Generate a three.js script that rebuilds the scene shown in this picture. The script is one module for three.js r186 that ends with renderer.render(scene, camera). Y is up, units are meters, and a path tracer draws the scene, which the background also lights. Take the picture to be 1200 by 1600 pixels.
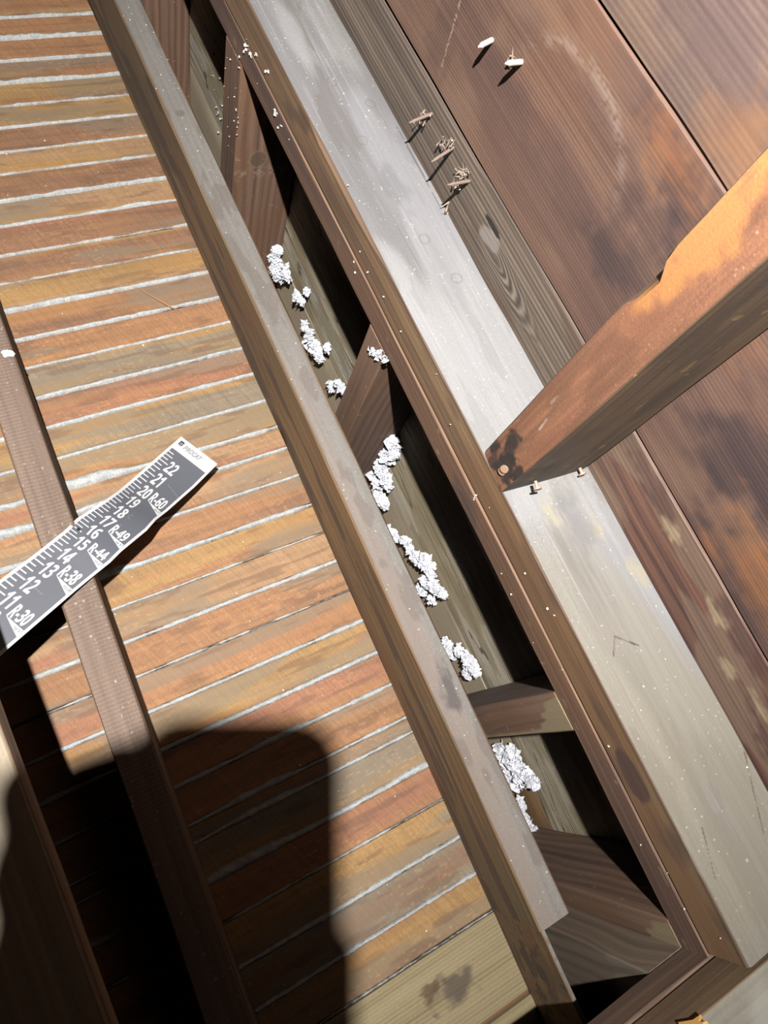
import * as THREE from 'three';
import { mergeGeometries, toCreasedNormals } from 'three/addons/utils/BufferGeometryUtils.js';
import { MarchingCubes } from 'three/addons/objects/MarchingCubes.js';

/* ------------------------------------------------ camera, light, exposure */
const scene = new THREE.Scene();
scene.background = new THREE.Color(0x000000);
const F = 1052, CAMY = 0.922;                       // focal length in pixels of a 1200x1600 frame; eye height above the lath
const camera = new THREE.PerspectiveCamera(2 * Math.atan(800 / F) * 180 / Math.PI, 0.75, 0.01, 30);
const IX = new THREE.Vector3(0.873953, 0.251892, 0.415640);   // picture right in the world
const IU = new THREE.Vector3(0.322313, 0.339694, -0.883585);  // picture up
const FW = new THREE.Vector3(0.363758, -0.906178, -0.215688); // line of sight
const EYE = new THREE.Vector3(0, CAMY, 0);
const camM = new THREE.Matrix4().makeBasis(IX, IU, FW.clone().negate()).setPosition(EYE);
camera.position.copy(EYE);
camera.quaternion.setFromRotationMatrix(camM);
camera.updateMatrixWorld();

const renderer = new THREE.WebGLRenderer();
renderer.toneMapping = THREE.LinearToneMapping;
renderer.toneMappingExposure = 1.0;
renderer.shadowMap.enabled = true;

// headlamp of the photographer, above and behind the phone
const LAMP = new THREE.Vector3(-0.040, CAMY + 0.46, -0.025);
const AIM = new THREE.Vector3(0.26, 0.0, -1.08);
const lamp = new THREE.SpotLight(0xfff8f2, 33.5, 0, 1.38, 1.0, 2);
lamp.position.copy(LAMP); lamp.target.position.copy(AIM);
lamp.castShadow = true; lamp.shadow.radius = 0.45; lamp.shadow.mapSize.set(4096, 4096); lamp.shadow.camera.near = 0.02;
lamp.name = 'headlamp_beam';
scene.add(lamp, lamp.target);

/* ------------------------------------------------ helpers */
function rng(seed) { let a = seed >>> 0; return () => { a = (a + 0x6D2B79F5) >>> 0; let t = a; t = Math.imul(t ^ (t >>> 15), t | 1); t ^= t + Math.imul(t ^ (t >>> 7), t | 61); return ((t ^ (t >>> 14)) >>> 0) / 4294967296; }; }
function hsh(x, y, s) { let h = Math.imul(x, 374761393) + Math.imul(y, 668265263) + Math.imul(s, 1442695041); h = Math.imul(h ^ (h >>> 13), 1274126177); h ^= h >>> 16; return (h >>> 0) / 4294967296; }
function N(x, y, s) {
  const xi = Math.floor(x), yi = Math.floor(y); let u = x - xi, v = y - yi; u = u * u * (3 - 2 * u); v = v * v * (3 - 2 * v);
  const a = hsh(xi, yi, s), b = hsh(xi + 1, yi, s), c = hsh(xi, yi + 1, s), d = hsh(xi + 1, yi + 1, s);
  return a + (b - a) * u + (c - a) * v + (a - b - c + d) * u * v;
}
function fbm(x, y, o, s) { let r = 0, a = 0.5, t = 0; for (let i = 0; i < o; i++) { r += a * N(x, y, s + i * 17); t += a; x *= 2.03; y *= 2.03; a *= 0.5; } return r / t; }
const sst = (a, b, x) => { const t = Math.min(1, Math.max(0, (x - a) / (b - a))); return t * t * (3 - 2 * t); };
const lerp = (a, b, t) => a + (b - a) * t;
const mix3 = (o, c, t) => { o[0] += (c[0] - o[0]) * t; o[1] += (c[1] - o[1]) * t; o[2] += (c[2] - o[2]) * t; };
const V = (x, y, z) => new THREE.Vector3(x, y, z);
// a picture point (in the 1200x1600 frame) to a point on a known plane
function ray(px, py) { return IX.clone().multiplyScalar((px - 600) / F).addScaledVector(IU, -(py - 800) / F).add(FW); }
function atY(px, py, y) { const r = ray(px, py); return r.multiplyScalar((y - CAMY) / r.y).add(EYE); }
function atX(px, py, x) { const r = ray(px, py); return r.multiplyScalar(x / r.x).add(EYE); }
function atZ(px, py, z) { const r = ray(px, py); return r.multiplyScalar(z / r.z).add(EYE); }

const ALB = 0.28;                                    // old, dark attic timber: texture values are scaled to real reflectance
const taken = {};
function numbered(n) { const k = taken[n] = (taken[n] ?? -1) + 1; return k ? `${n}_${String(k).padStart(3, '0')}` : n; }
function tag(o, label, category, group, kind) { if (label) o.userData.label = label; if (category) o.userData.category = category; if (group) o.userData.group = group; if (kind) o.userData.kind = kind; return o; }
function mesh(name, geo, mat, parent) { const m = new THREE.Mesh(geo, mat); m.castShadow = m.receiveShadow = true; m.name = parent ? name : numbered(name); (parent || scene).add(m); return m; }
function grp(name, pos) { const g = new THREE.Group(); g.name = numbered(name); if (pos) g.position.copy(pos); scene.add(g); return g; }

function texPair(w, h, fn, bump = true) {          // fn(u, v, out): out = r,g,b (sRGB 0..255), height 0..255
  w = Math.round(w); h = Math.round(h);
  const A = new Uint8Array(w * h * 4), B = bump ? new Uint8Array(w * h * 4) : null, o = [0, 0, 0, 128];
  const cl = x => x < 0 ? 0 : x > 255 ? 255 : x;
  for (let j = 0; j < h; j++) for (let i = 0; i < w; i++) {
    o[3] = 128; fn((i + 0.5) / w, (j + 0.5) / h, o);
    const k = (j * w + i) * 4; A[k] = cl(o[0]); A[k + 1] = cl(o[1]); A[k + 2] = cl(o[2]); A[k + 3] = 255;
    if (B) { B[k] = B[k + 1] = B[k + 2] = cl(o[3]); B[k + 3] = 255; }
  }
  const mk = (D, srgb) => { const t = new THREE.DataTexture(D, w, h, THREE.RGBAFormat); t.magFilter = THREE.LinearFilter; t.minFilter = THREE.LinearMipmapLinearFilter; t.generateMipmaps = true; t.wrapS = t.wrapT = THREE.RepeatWrapping; if (srgb) t.colorSpace = THREE.SRGBColorSpace; t.needsUpdate = true; return t; };
  return { map: mk(A, true), bump: B ? mk(B, false) : null };
}
function matOf(p, rough = 0.85, bs = 0.0008, extra = {}) { const m = new THREE.MeshStandardMaterial({ map: p.map, roughness: rough, metalness: 0, ...extra }); m.color.setScalar(ALB); if (p.bump) { m.bumpMap = p.bump; m.bumpScale = bs; } return m; }

/* A sawn timber swept along axis a; face 0 is the one whose normal is `up`, then face 1 (right = up x a), 2, 3 (left).
   u runs along the length, v round the section; the texture of a timber is laid out the same way. */
function timberGeo(o) {
  const { L, w, h, a, up, seed = 1, cham = 0.002, wav = 0.0008, step = 0.035, edge = null } = o;
  const right = new THREE.Vector3().crossVectors(up, a), per = 2 * (w + h), n = Math.max(2, Math.round(L / step));
  const P = [], U = [], I = [], sub = 3;
  const corner = [[-w / 2, h], [w / 2, h], [w / 2, 0], [-w / 2, 0]], flen = [w, h, w, h];
  const ringN = 4 * (sub + 2);
  for (let i = 0; i <= n; i++) {
    const s = L * i / n; let acc = 0;
    for (let f = 0; f < 4; f++) {
      const A = corner[f], B = corner[(f + 1) % 4], fl = flen[f], dx = (B[0] - A[0]) / fl, dy = (B[1] - A[1]) / fl;
      const c0 = cham * (0.35 + 1.3 * fbm(s * 14, f * 7.1, 3, seed + f)) + (edge ? edge(f, s) : 0);
      const c1 = cham * (0.35 + 1.3 * fbm(s * 14, ((f + 1) % 4) * 7.1, 3, seed + (f + 1) % 4)) + (edge ? edge((f + 1) % 4, s) : 0);
      for (let k = 0; k <= sub + 1; k++) {
        const t = c0 + (fl - c0 - c1) * k / (sub + 1);
        const d = wav * (fbm(s * 6, f * 3 + t * 30, 3, seed + 50) - 0.5) * 2;
        const x = A[0] + dx * t - dy * d, y = A[1] + dy * t + dx * d;     // outward normal = (-dy, dx)
        P.push(a.x * s + right.x * x + up.x * y, a.y * s + right.y * x + up.y * y, a.z * s + right.z * x + up.z * y);
        U.push(s / L, (acc + t) / per);
      }
      acc += fl;
    }
  }
  for (let i = 0; i < n; i++) for (let k = 0; k < ringN; k++) {
    const k2 = (k + 1) % ringN; if (k2 === 0) { /* closing chamfer: keep v from wrapping by reusing last column */ }
    const p = i * ringN + k, q = i * ringN + k2, r = p + ringN, t = q + ringN; I.push(p, q, r, q, t, r);
  }
  for (const [i, flip] of [[0, false], [n, true]]) {                 // end caps
    const b = P.length / 3; let cx = 0, cy = 0, cz = 0;
    for (let k = 0; k < ringN; k++) { const q = (i * ringN + k) * 3; P.push(P[q], P[q + 1], P[q + 2]); U.push(0.002 + (i ? 0.99 : 0), U[(i * ringN + k) * 2 + 1]); cx += P[q]; cy += P[q + 1]; cz += P[q + 2]; }
    P.push(cx / ringN, cy / ringN, cz / ringN); U.push(i ? 0.97 : 0.03, 0.5);
    for (let k = 0; k < ringN; k++) { const k2 = (k + 1) % ringN; flip ? I.push(b + k, b + k2, b + ringN) : I.push(b + k2, b + k, b + ringN); }
  }
  const g = new THREE.BufferGeometry(); g.setAttribute('position', new THREE.Float32BufferAttribute(P, 3)); g.setAttribute('uv', new THREE.Float32BufferAttribute(U, 2)); g.setIndex(I);
  // the closing chamfer would wrap v from 1 to 0: give it its own vertices
  const ni = g.toNonIndexed(), uv = ni.attributes.uv;
  for (let i = 0; i < uv.count; i += 3) { const v = [uv.getY(i), uv.getY(i + 1), uv.getY(i + 2)]; if (Math.max(...v) - Math.min(...v) > 0.6) for (let k = 0; k < 3; k++) if (v[k] < 0.3) uv.setY(i + k, v[k] + 1); }
  return toCreasedNormals(ni, 0.5);
}
// texture of a timber: fn(face, s, t, width of the face, out)
function timberTex(L, w, h, fn, ppm = 850, bump = true) {
  const per = 2 * (w + h), fl = [w, h, w, h];
  return texPair(Math.min(2048, L * ppm), Math.min(1024, Math.max(64, per * ppm)), (u, v, o) => {
    let d = v * per, f = 0; while (f < 3 && d > fl[f]) d -= fl[f++];
    if (f === 2 && d > 0.004 && d < w - 0.004) { o[0] = 118; o[1] = 92; o[2] = 66; return; }   // the face nobody sees
    fn(f, u * L, d, fl[f], o);
  }, bump);
}
/* grain of sawn softwood along s: streaks, rings and pores; writes colour and height */
function wood(o, s, t, c, seed, k = {}) {
  const wp = (fbm(s * (k.wl ?? 1.3), t * 9, 2, seed) - 0.5) * (k.warp ?? 0.02);
  const tt = t + wp;
  const st = N(s * 2.2, tt * 210, seed + 3) * 0.5 + N(s * 5, tt * 620, seed + 5) * 0.3 + N(s * 22, tt * 1500, seed + 7) * 0.2;
  const ring = k.ring ? 0.5 + 0.5 * Math.sin(tt * k.ring + 6 * N(s * 0.8, tt * 14, seed + 9)) : 0.5;
  const lo = fbm(s * 5, t * 24, 3, seed + 11);
  let m = 0.55 * st + 0.25 * ring * (k.ring ? 1 : 0) + (k.ring ? 0.2 : 0.45) * lo;
  m = (m - 0.5) * (k.con ?? 1.5) + 0.5; m = Math.min(1, Math.max(0, m));
  const dk = c[0], md = c[1], lt = c[2];
  if (m < 0.5) { o[0] = dk[0]; o[1] = dk[1]; o[2] = dk[2]; mix3(o, md, m * 2); } else { o[0] = md[0]; o[1] = md[1]; o[2] = md[2]; mix3(o, lt, m * 2 - 1); }
  const g = (hsh(Math.floor(s * 2200), Math.floor(t * 2200), seed) - 0.5) * (k.grit ?? 9); o[0] += g; o[1] += g; o[2] += g;
  o[3] = 128 + (m - 0.5) * 190 + g * 2;
  return m;
}
// irregular blot with an outline of its own: 0 outside .. 1 inside
function blot(s, t, s0, t0, rs, rt, seed, rag = 0.5, soft = 0.18, rot = 0) {
  let a = s - s0, b = t - t0; if (rot) { const c = Math.cos(rot), d = Math.sin(rot); [a, b] = [a * c + b * d, -a * d + b * c]; }
  a /= rs; b /= rt; const r2 = a * a + b * b; if (r2 > 4) return 0;
  return 1 - sst(1 - soft, 1 + soft, Math.sqrt(r2) + (fbm(s * 55, t * 55, 3, seed) - 0.5) * 2 * rag * 0.6 + (fbm(a * 1.7 + 9, b * 1.7 + 4, 2, seed + 5) - 0.5) * rag);
}

/* ------------------------------------------------ measures (metres, y = 0 on top of the lath) */
const JT = 0.138, AX0 = 0.2705, AX1 = 0.3112, CX0 = -0.0730, CX1 = -0.0329;
const YP = 0.352, YM = 0.3013, YB = 0.2606, XB = 0.3527, XR = 0.4608, ZE = 0.3514, LEDGE = -0.236;
const Y = V(0, 1, 0), X = V(1, 0, 0), Z = V(0, 0, 1);

/* ------------------------------------------------ ceiling: lath and plaster seen from above */
const ceiling = grp('ceiling'); tag(ceiling, 'lath and plaster ceiling seen from above, plaster oozing up between the wooden laths', 'ceiling', null, 'structure');
const seamRaw = [-1.585, -1.525, -1.463, -1.403, -1.343, -1.287, -1.226, -1.173, -1.111, -1.051, -0.987, -0.926, -0.866, -0.804, -0.744, -0.682, -0.622, -0.561, -0.503, -0.456, -0.398, -0.336, -0.278, -0.22, -0.162, -0.103, -0.042, 0.017, 0.077, 0.103, 0.162, 0.221, 0.284, 0.344, 0.404];
const seams = seamRaw.map(z => z * 0.8);
for (let i = 0; i < 5; i++) seams.unshift(seams[0] - 0.0485);
const OFF = 5;                                       // seams[OFF] is the first one seen in the photograph
const LX0 = -0.46, LX1 = AX0 + 0.002;
// how wide the squeezed-up plaster stands at each seam (millimetres), from the photograph
const keyW = [7, 9, 5.5, 7.5, 4, 6, 5, 4.5, 8, 6.5, 4.5, 4, 8, 7.5, 5.5, 6.5, 7.5, 6.5, 8, 7.5, 6, 8, 4, 7.5, 4.2, 6.5, 8, 6.5, 5.5, 5, 8, 4, 7, 5, 1.5];
const gapW = i => { const k = keyW[i - OFF] ?? 6; return Math.max(0.003, k * 0.001 * 0.78); };
const LO = [182, 132, 88], LY = [186, 146, 90], LB = [160, 117, 84], LT = [186, 147, 106], LR = [174, 120, 88], LG = [156, 140, 116];
// base colour, second colour and share of it, grey weathering share, of every lath from the far end
const lathLook = [[LO, LT, .4, .1], [LO, LB, .3, .05], [LB, LO, .4, .1], [LB, LO, .4, .45], [LY, LO, .35, .3], [LY, LT, .4, .3], [LB, LO, .4, .1], [LY, LT, .3, .1], [LB, LO, .4, .1], [LY, LT, .5, .25], [LB, LR, .4, .15], [LB, LY, .35, .2], [LT, LY, .4, .2], [LB, LO, .5, .35], [LO, LB, .5, .15], [LY, LG, .2, .45], [LR, LB, .4, .3], [LY, LG, .4, .5], [LY, LO, .6, .25], [LT, LR, .4, .1], [LT, LO, .5, .1], [LO, LB, .4, .2], [LY, LO, .4, .25], [LT, LR, .5, .12], [LO, LB, .4, .4], [LO, LR, .4, .35], [LO, LY, .4, .4], [LO, LR, .4, .25], [LO, LB, .4, .45], [LG, LO, .5, .35], [LY, LG, .4, .35], [LR, LO, .5, .1], [LG, LY, .5, .4], [LB, LG, .4, .5], [LY, LO, .4, .45], [LR, LO, .5, .2]];
const lathBump = texPair(1024, 64, (u, v, o) => { wood(o, u * 0.74, v * 0.05, [[0, 0, 0], [128, 128, 128], [255, 255, 255]], 901, { con: 1.6, warp: 0.006 }); o[0] = o[1] = o[2] = o[3] + (N(u * 400, v * 4, 9) - 0.5) * 90; }, false).map;
lathBump.colorSpace = THREE.NoColorSpace;
function lathMat(look, seed) {
  const p = texPair(1024, 64, (u, v, o) => {
    const s = u * 0.74, t = v * 0.1, [b, c2, sh, gr] = look;
    const md = [b[0], b[1], b[2]]; mix3(md, c2, sst(0.62 - sh * 0.4, 0.80 - sh * 0.4, fbm(s * 3.2, t * 42, 3, seed)));
    const dk = md.map(x => x * 0.80), lt = md.map(x => Math.min(255, x * 1.13));
    wood(o, s, t, [dk, md, lt], seed + 1, { con: 1.0, warp: 0.006, grit: 20 });
    const saw = N(s * 560 + t * 240, t * 30, seed + 8) - 0.5; o[0] += saw * 20; o[1] += saw * 17; o[2] += saw * 13;
    const g = sst(0.62 - gr * 0.30, 0.72 - gr * 0.30, fbm(s * 4.2, t * 26 + seed, 3, seed + 21)); mix3(o, [148, 134, 114], g * 0.6);
    mix3(o, [118, 86, 62], sst(0.60, 0.74, fbm(s * 16, t * 110, 3, seed + 51)) * 0.4);
    mix3(o, [192, 142, 80], sst(0.62, 0.74, fbm(s * 4 + 5, t * 36, 3, seed + 31)) * 0.35);
    mix3(o, [226, 186, 132], sst(0.74, 0.9, N(s * 150, t * 950, seed + 41)) * sst(.4, .7, N(s * 9, t * 30, seed + 42)) * 0.4);
  }, false);
  return new THREE.MeshStandardMaterial({ map: p.map, bumpMap: lathBump, bumpScale: 0.0005, roughness: 0.85, color: new THREE.Color(ALB, ALB, ALB) });
}
const lathPool = [];
for (let i = 0; i <= seams.length; i++) {
  const z0 = i === 0 ? seams[0] - 0.0485 : seams[i - 1] + gapW(i - 1) / 2, z1 = i === seams.length ? 0.3235 : seams[i] - gapW(i) / 2;
  if (i === seams.length) break;
  const k = i - OFF, look = lathLook[Math.max(0, k)] ?? lathLook[3];
  const m = k >= 0 ? lathMat(look, 1000 + i * 37) : (lathPool[0] ?? (lathPool[0] = lathMat(lathLook[1], 977)));
  const lift = (hsh(i, 3, 5) - 0.5) * 0.0022;
  const g = timberGeo({ L: LX1 - LX0, w: z1 - z0, h: 0.009, a: X, up: Y, seed: 60 + i, cham: 0.0011, wav: 0.0006, step: 0.05 });
  const q = mesh('lath', g, m, ceiling); q.position.set(LX0, -0.009 + lift, (z0 + z1) / 2);
}
{ // brown coat of plaster under the lath
  const p = texPair(256, 256, (u, v, o) => { const n = fbm(u * 30, v * 30, 3, 77); o[0] = 150 + n * 50; o[1] = 150 + n * 48; o[2] = 146 + n * 44; });
  const g = new THREE.BoxGeometry(0.775, 0.012, 2.35); const q = mesh('plaster_coat', g, matOf(p, 0.95), ceiling); q.position.set(-0.085, -0.0175, -0.6);
}
const plasterTex = texPair(512, 128, (u, v, o) => { const n = fbm(u * 60, v * 16, 3, 71), q = hsh(Math.floor(u * 512), Math.floor(v * 128), 73); o[0] = 184 + n * 44 + (q - .5) * 56; o[1] = 190 + n * 44 + (q - .5) * 56; o[2] = 191 + n * 44 + (q - .5) * 56; o[3] = n * 180 + q * 75; if (N(u * 80, v * 22, 75) > 0.83) mix3(o, [196, 184, 162], 0.5); });
const plasterMat = matOf(plasterTex, 0.95, 0.0012);
const bulges = { 7: [[-0.19, 0.11, 9]], 8: [[-0.16, 0.13, 9]], 9: [[-0.13, 0.13, 10], [0.21, 0.03, 4]], 18: [[-0.02, 0.07, 9], [-0.2, 0.09, 8]], 19: [[-0.18, 0.1, 8], [0.01, .05, 4]], 21: [[-0.03, .05, 4]], 17: [[-.2, .06, 4]], 20: [[-.16, .08, 5]], 30: [[0.0, 0.09, 5], [.25, .04, 3]], 29: [[.05, .07, 3]], 28: [[0.06, .05, 4]], 27: [[.1, .05, 3]], 12: [[.0, .1, 3]], 3: [[.15, .05, 3]], 1: [[.12, .05, 3]] };
for (let i = 0; i < seams.length; i++) {
  const k = i - OFF, w0 = (keyW[k] ?? 6) * 0.001, n = 190, cols = 7, P = [], U = [], I = [];
  for (let a = 0; a <= n; a++) {
    const x = LX0 + (LX1 - LX0) * a / n;
    let w = w0 * (0.45 + 1.1 * fbm(x * 26, i * 9.7, 3, 210)) + 0.0016 * (N(x * 150, i * 5, 211) - 0.5) + 0.0016 * (N(x * 420, i * 5, 213) - 0.5);
    if (w0 < 0.0048) w *= sst(0.28, 0.5, N(x * 30, i * 3.1, 215)) * 0.85 + 0.22;
    let up = 0; for (const [bx, bw, ba] of bulges[k] || []) up += ba * 0.001 * Math.exp(-Math.pow((x - bx) / bw, 4) * 2) * (0.75 + 0.5 * N(x * 60, i, 217));
    const zc = seams[i] + 0.0012 * (fbm(x * 20, i * 4, 2, 219) - 0.5);
    const lo = zc - w / 2 - up, hi = zc + w / 2, hh = Math.max(0.0006, Math.min(0.0062, (hi - lo) * 0.42)) * (0.75 + 0.5 * N(x * 90, i * 2, 221));
    for (let c = 0; c < cols; c++) {
      const t = c / (cols - 1), e = (N(x * 300, c * 3 + i * 11, 223) - 0.5) * 0.0011;
      P.push(x, -0.0015 + (hh + 0.0016) * Math.pow(Math.sin(Math.PI * (0.0 + t)), 0.6) + (c && c < cols - 1 ? e : -0.001), lo + (hi - lo) * t + e * 0.7);
      U.push(x * 3, 0.12 * i + (hi - lo) * t * 12);
    }
  }
  for (let a = 0; a < n; a++) for (let c = 0; c < cols - 1; c++) { const p = a * cols + c, r = p + cols; I.push(p, p + 1, r, p + 1, r + 1, r); }
  const g = new THREE.BufferGeometry(); g.setAttribute('position', new THREE.Float32BufferAttribute(P, 3)); g.setAttribute('uv', new THREE.Float32BufferAttribute(U, 2)); g.setIndex(I); g.computeVertexNormals();
  mesh('plaster_key', g, plasterMat, ceiling);
}
// pale planks closing the ceiling beside the plate of the end wall
const paleTex = timberTex(0.74, 0.1, 0.02, (f, s, t, w, o) => {
  wood(o, s, t, [[122, 106, 72], [178, 162, 122], [200, 186, 148]], 311, { ring: 1500, con: 1.0, warp: 0.02, grit: 14 });
  const at = [0.6, 0.045];
  const b = blot(s, t, 0.655, 0.052, 0.022, 0.016, 313, 1.6, .6); mix3(o, [96, 84, 70], b * 0.8);
  const b2 = blot(s, t, 0.63, 0.062, 0.018, 0.007, 315, 1.6, .5); mix3(o, [96, 70, 44], b2 * 0.7);
}, 1100);
const paleMat = matOf(paleTex, 0.85, 0.0008);
{
  const q = mesh('plank', timberGeo({ L: LX1 - LX0, w: 0.095, h: 0.02, a: X, up: Y, seed: 300, cham: 0.0015 }), paleMat, ceiling); q.position.set(LX0, -0.016, 0.3725);
  const q2 = mesh('plank', timberGeo({ L: LX1 - LX0, w: 0.14, h: 0.02, a: X, up: Y, seed: 305, cham: 0.0015 }), paleMat, ceiling); q2.position.set(LX0, -0.013, 0.495);
  const q3 = mesh('fillet', timberGeo({ L: LX1 - LX0, w: 0.006, h: 0.012, a: X, up: Y, seed: 306, cham: 0.001 }), new THREE.MeshStandardMaterial({ color: 0x50341a, roughness: .85 }), ceiling); q3.position.set(LX0, -0.011, 0.4215);
}

/* ------------------------------------------------ outer wall: boards nailed to the studs, seen from inside */
const wall = grp('wall_right'); tag(wall, 'outer wall of wide brown sheathing boards running level behind the studs', 'wall', null, 'structure');
const BZ0 = -1.75, BL = 2.27;
const onWall = (px, py) => { const p = atX(px, py, XR); return [p.z - BZ0, p.y]; };
const boardDefs = [];   // bottom y, top y, look
{
  const brown = [[86, 59, 49], [120, 87, 70], [150, 117, 94]], purple = [60, 40, 42], orange = [176, 112, 62];
  const put = (name, y0, y1, seed, fn, wp = 900) => {
    const w = y1 - y0;
    const tx = timberTex(BL, w, 0.022, (f, s, t, fw, o) => { fn(s, f === 0 ? y0 + t : y0 + (t / fw) * w, o, f); }, wp);
    // face 0 looks to -x; right = up x a = (-x) x z = +y : t runs upward
    const g = timberGeo({ L: BL, w, h: 0.022, a: Z, up: V(-1, 0, 0), seed, cham: seed > 470 ? 0.0008 : 0.0020, wav: 0.0012, step: 0.04, edge: seed === 401 ? (f, q) => f === 1 ? .0045 * (1 - sst(1.30, 1.34, q)) : 0 : null });
    const q = mesh('board', g, matOf(tx, 0.78, 0.0006), wall); q.position.set(XR + 0.022, (y0 + y1) / 2, BZ0); return q;
  };
  const W = onWall;
  const smear = W(940, 190), d1 = W(1065, 285), d2 = W(950, 410), d3 = W(1010, 350), o1 = W(1050, 250), d4 = W(1180, 760), o4 = W(1185, 890), l4 = W(1080, 610), p4 = W(860, 300), y4 = W(1045, 825);
  // board under the big one, behind the plate: weathered grey at the far end, figured red-brown at the near end
  const knot = W(765, 352), kn2 = W(800, 470), pn = [W(1050, 830), W(1140, 1050), W(1185, 1100), W(1120, 960)], dn = [W(1080, 770), W(1160, 1000), W(1190, 1140), W(1020, 760)];
  put('board', 0.2435, 0.4325, 401, (s, y, o) => {
    const r = Math.hypot((s - knot[0]) * 0.45, (y - knot[1] + 0.006) * 1.0);
    const near = sst(kn2[0] + 0.10, kn2[0] + 0.26, s + (fbm(s * 14, y * 40, 2, 405) - 0.5) * 0.12);
    wood(o, s, y, [[66, 54, 46], [116, 100, 86], [164, 148, 128]], 407, { ring: 1100, con: 1.5, warp: 0.012 });
    // grain sweeping round the knot
    const rr = Math.hypot((s - knot[0] - 0.01) * 0.22, (y - knot[1] + 0.016 + (s - knot[0]) * 0.05) * 1.1) + 0.007 * fbm(s * 22, y * 60, 3, 411);
    const sw = 0.5 + 0.5 * Math.sin(rr * 1500); const near2 = (1 - sst(0.016, 0.034, rr)) * sst(0.006, 0.012, rr) * sst(knot[0] - 0.005, knot[0] + 0.03, s);
    const c = [lerp(66, 172, sw), lerp(56, 160, sw), lerp(48, 140, sw)]; mix3(o, c, near2 * 0.85); o[3] = lerp(o[3], 60 + sw * 130, near2);
    const c2 = [0, 0, 0, 0]; wood(c2, s, y, [[78, 46, 40], [126, 84, 66], [150, 110, 88]], 415, { ring: 260, con: 1.7, warp: 0.05, wl: 4 });
    const fig = sst(0.46, 0.52, fbm(s * 9, y * 26, 3, 417)); mix3(c2, [150, 132, 112], fig * 0.55);
    mix3(o, c2, near);
    for (const q of pn) mix3(o, [196, 178, 140], blot(s, y, q[0], q[1], 0.012, 0.006, 419, 1.8, .6) * 0.75);
    for (const q of dn) mix3(o, [84, 50, 46], blot(s, y, q[0], q[1], 0.035, 0.010, 421, 1.4, .6) * 0.6);
    mix3(o, [92, 66, 44], sst(0.58, 0.66, fbm(s * 5 + 2, y * 30, 3, 423)) * 0.45 * (1 - near));
    mix3(o, [178, 172, 168], blot(s, y, knot[0] + 0.01, knot[1] - 0.012, 0.022, 0.010, 425, 0.8, 0.3) * 0.7);
    mix3(o, [14, 10, 8], blot(s, y, knot[0] + 0.006, knot[1] + 0.004, 0.017, 0.0028, 427, 0.7, 0.2)); if (blot(s, y, knot[0] + 0.006, knot[1] + 0.004, 0.017, 0.0028, 427, 0.7, 0.2) > .5) o[3] = 0;
  });
  put('board', 0.4335, 0.6258, 431, (s, y, o) => {
    wood(o, s, y, brown, 433, { con: 1.25, warp: 0.006 });
    const ln = 0.5 + 0.5 * Math.sin((y + 0.004 * N(s * 2, 1, 435)) * 1750 + 3 * N(s * 1.5, y * 20, 436)); const la = 0.35 + 0.9 * fbm(s * 4, y * 30, 2, 448); o[0] += (ln - .5) * 27 * la; o[1] += (ln - .5) * 23 * la; o[2] += (ln - .5) * 18 * la; o[3] += (ln - .5) * 90 * la;
    mix3(o, [156, 126, 104], sst(.52, .66, fbm(s * 7 + 3, y * 18, 3, 449)) * .35);
    mix3(o, [96, 66, 58], sst(0.5, 0.62, fbm(s * 6, y * 16, 3, 437)) * 0.4);
    for (const [q, rs, rt, k] of [[d1, .030, .022, .8], [d2, .05, .012, .62], [d3, .034, .013, .4], [d4, .07, .035, .75], [W(1120, 870), .05, .014, .5], [W(690, 60), .02, .03, .25], [W(790, 130), .04, .02, .2], [W(1030, 210), .03, .014, .35], [W(1000, 440), .06, .03, .4], [W(1100, 370), .05, .03, .4], [W(900, 330), .06, .02, .2]]) mix3(o, purple, blot(s, y, q[0], q[1], rs, rt, 439, 1.5, 0.75) * k * (.6 + .7 * N(s * 5, y * 330, 442)));
    for (const [q, rs, rt, k] of [[o1, .03, .016, .6], [o4, .045, .03, .75], [W(1100, 470), .05, .02, .25], [W(880, 60), .05, .05, .2]]) mix3(o, orange, blot(s, y, q[0], q[1], rs, rt, 441, 1.4, 0.75) * k * (.5 + .7 * N(s * 5, y * 330, 444)));
    // pale scuffed arc and chalk stroke
    { const a = s - smear[0], b = y - smear[1], r = Math.hypot(a + 0.03, (b + 0.055) * 1.25), arc = Math.exp(-Math.pow((r - 0.092) / 0.007, 2)) * sst(-0.03, 0.03, b + 0.02) + 0.55 * Math.exp(-Math.pow((r - 0.072) / 0.014, 2)) * sst(0.0, 0.03, b + .01);
      mix3(o, [182, 166, 158], Math.min(1, arc) * 0.5 * sst(0.3, 0.6, N(s * 60, y * 300, 443) * 0.6 + N(s * 260, y * 900, 445) * 0.4)); }
    { const q0 = W(720, 0), q1 = W(690, 104); const dx = q1[0] - q0[0], dy = q1[1] - q0[1], l2 = dx * dx + dy * dy, t = ((s - q0[0]) * dx + (y - q0[1]) * dy) / l2; const d = Math.hypot(s - q0[0] - dx * t, y - q0[1] - dy * t); if (t > -0.4 && t < 1 && d < 0.0014) mix3(o, [196, 176, 146], 0.75 * sst(0.35, 0.5, N(s * 700, y * 700, 447))); }
    { const e = W(1195, 1000); }
  });
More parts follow.
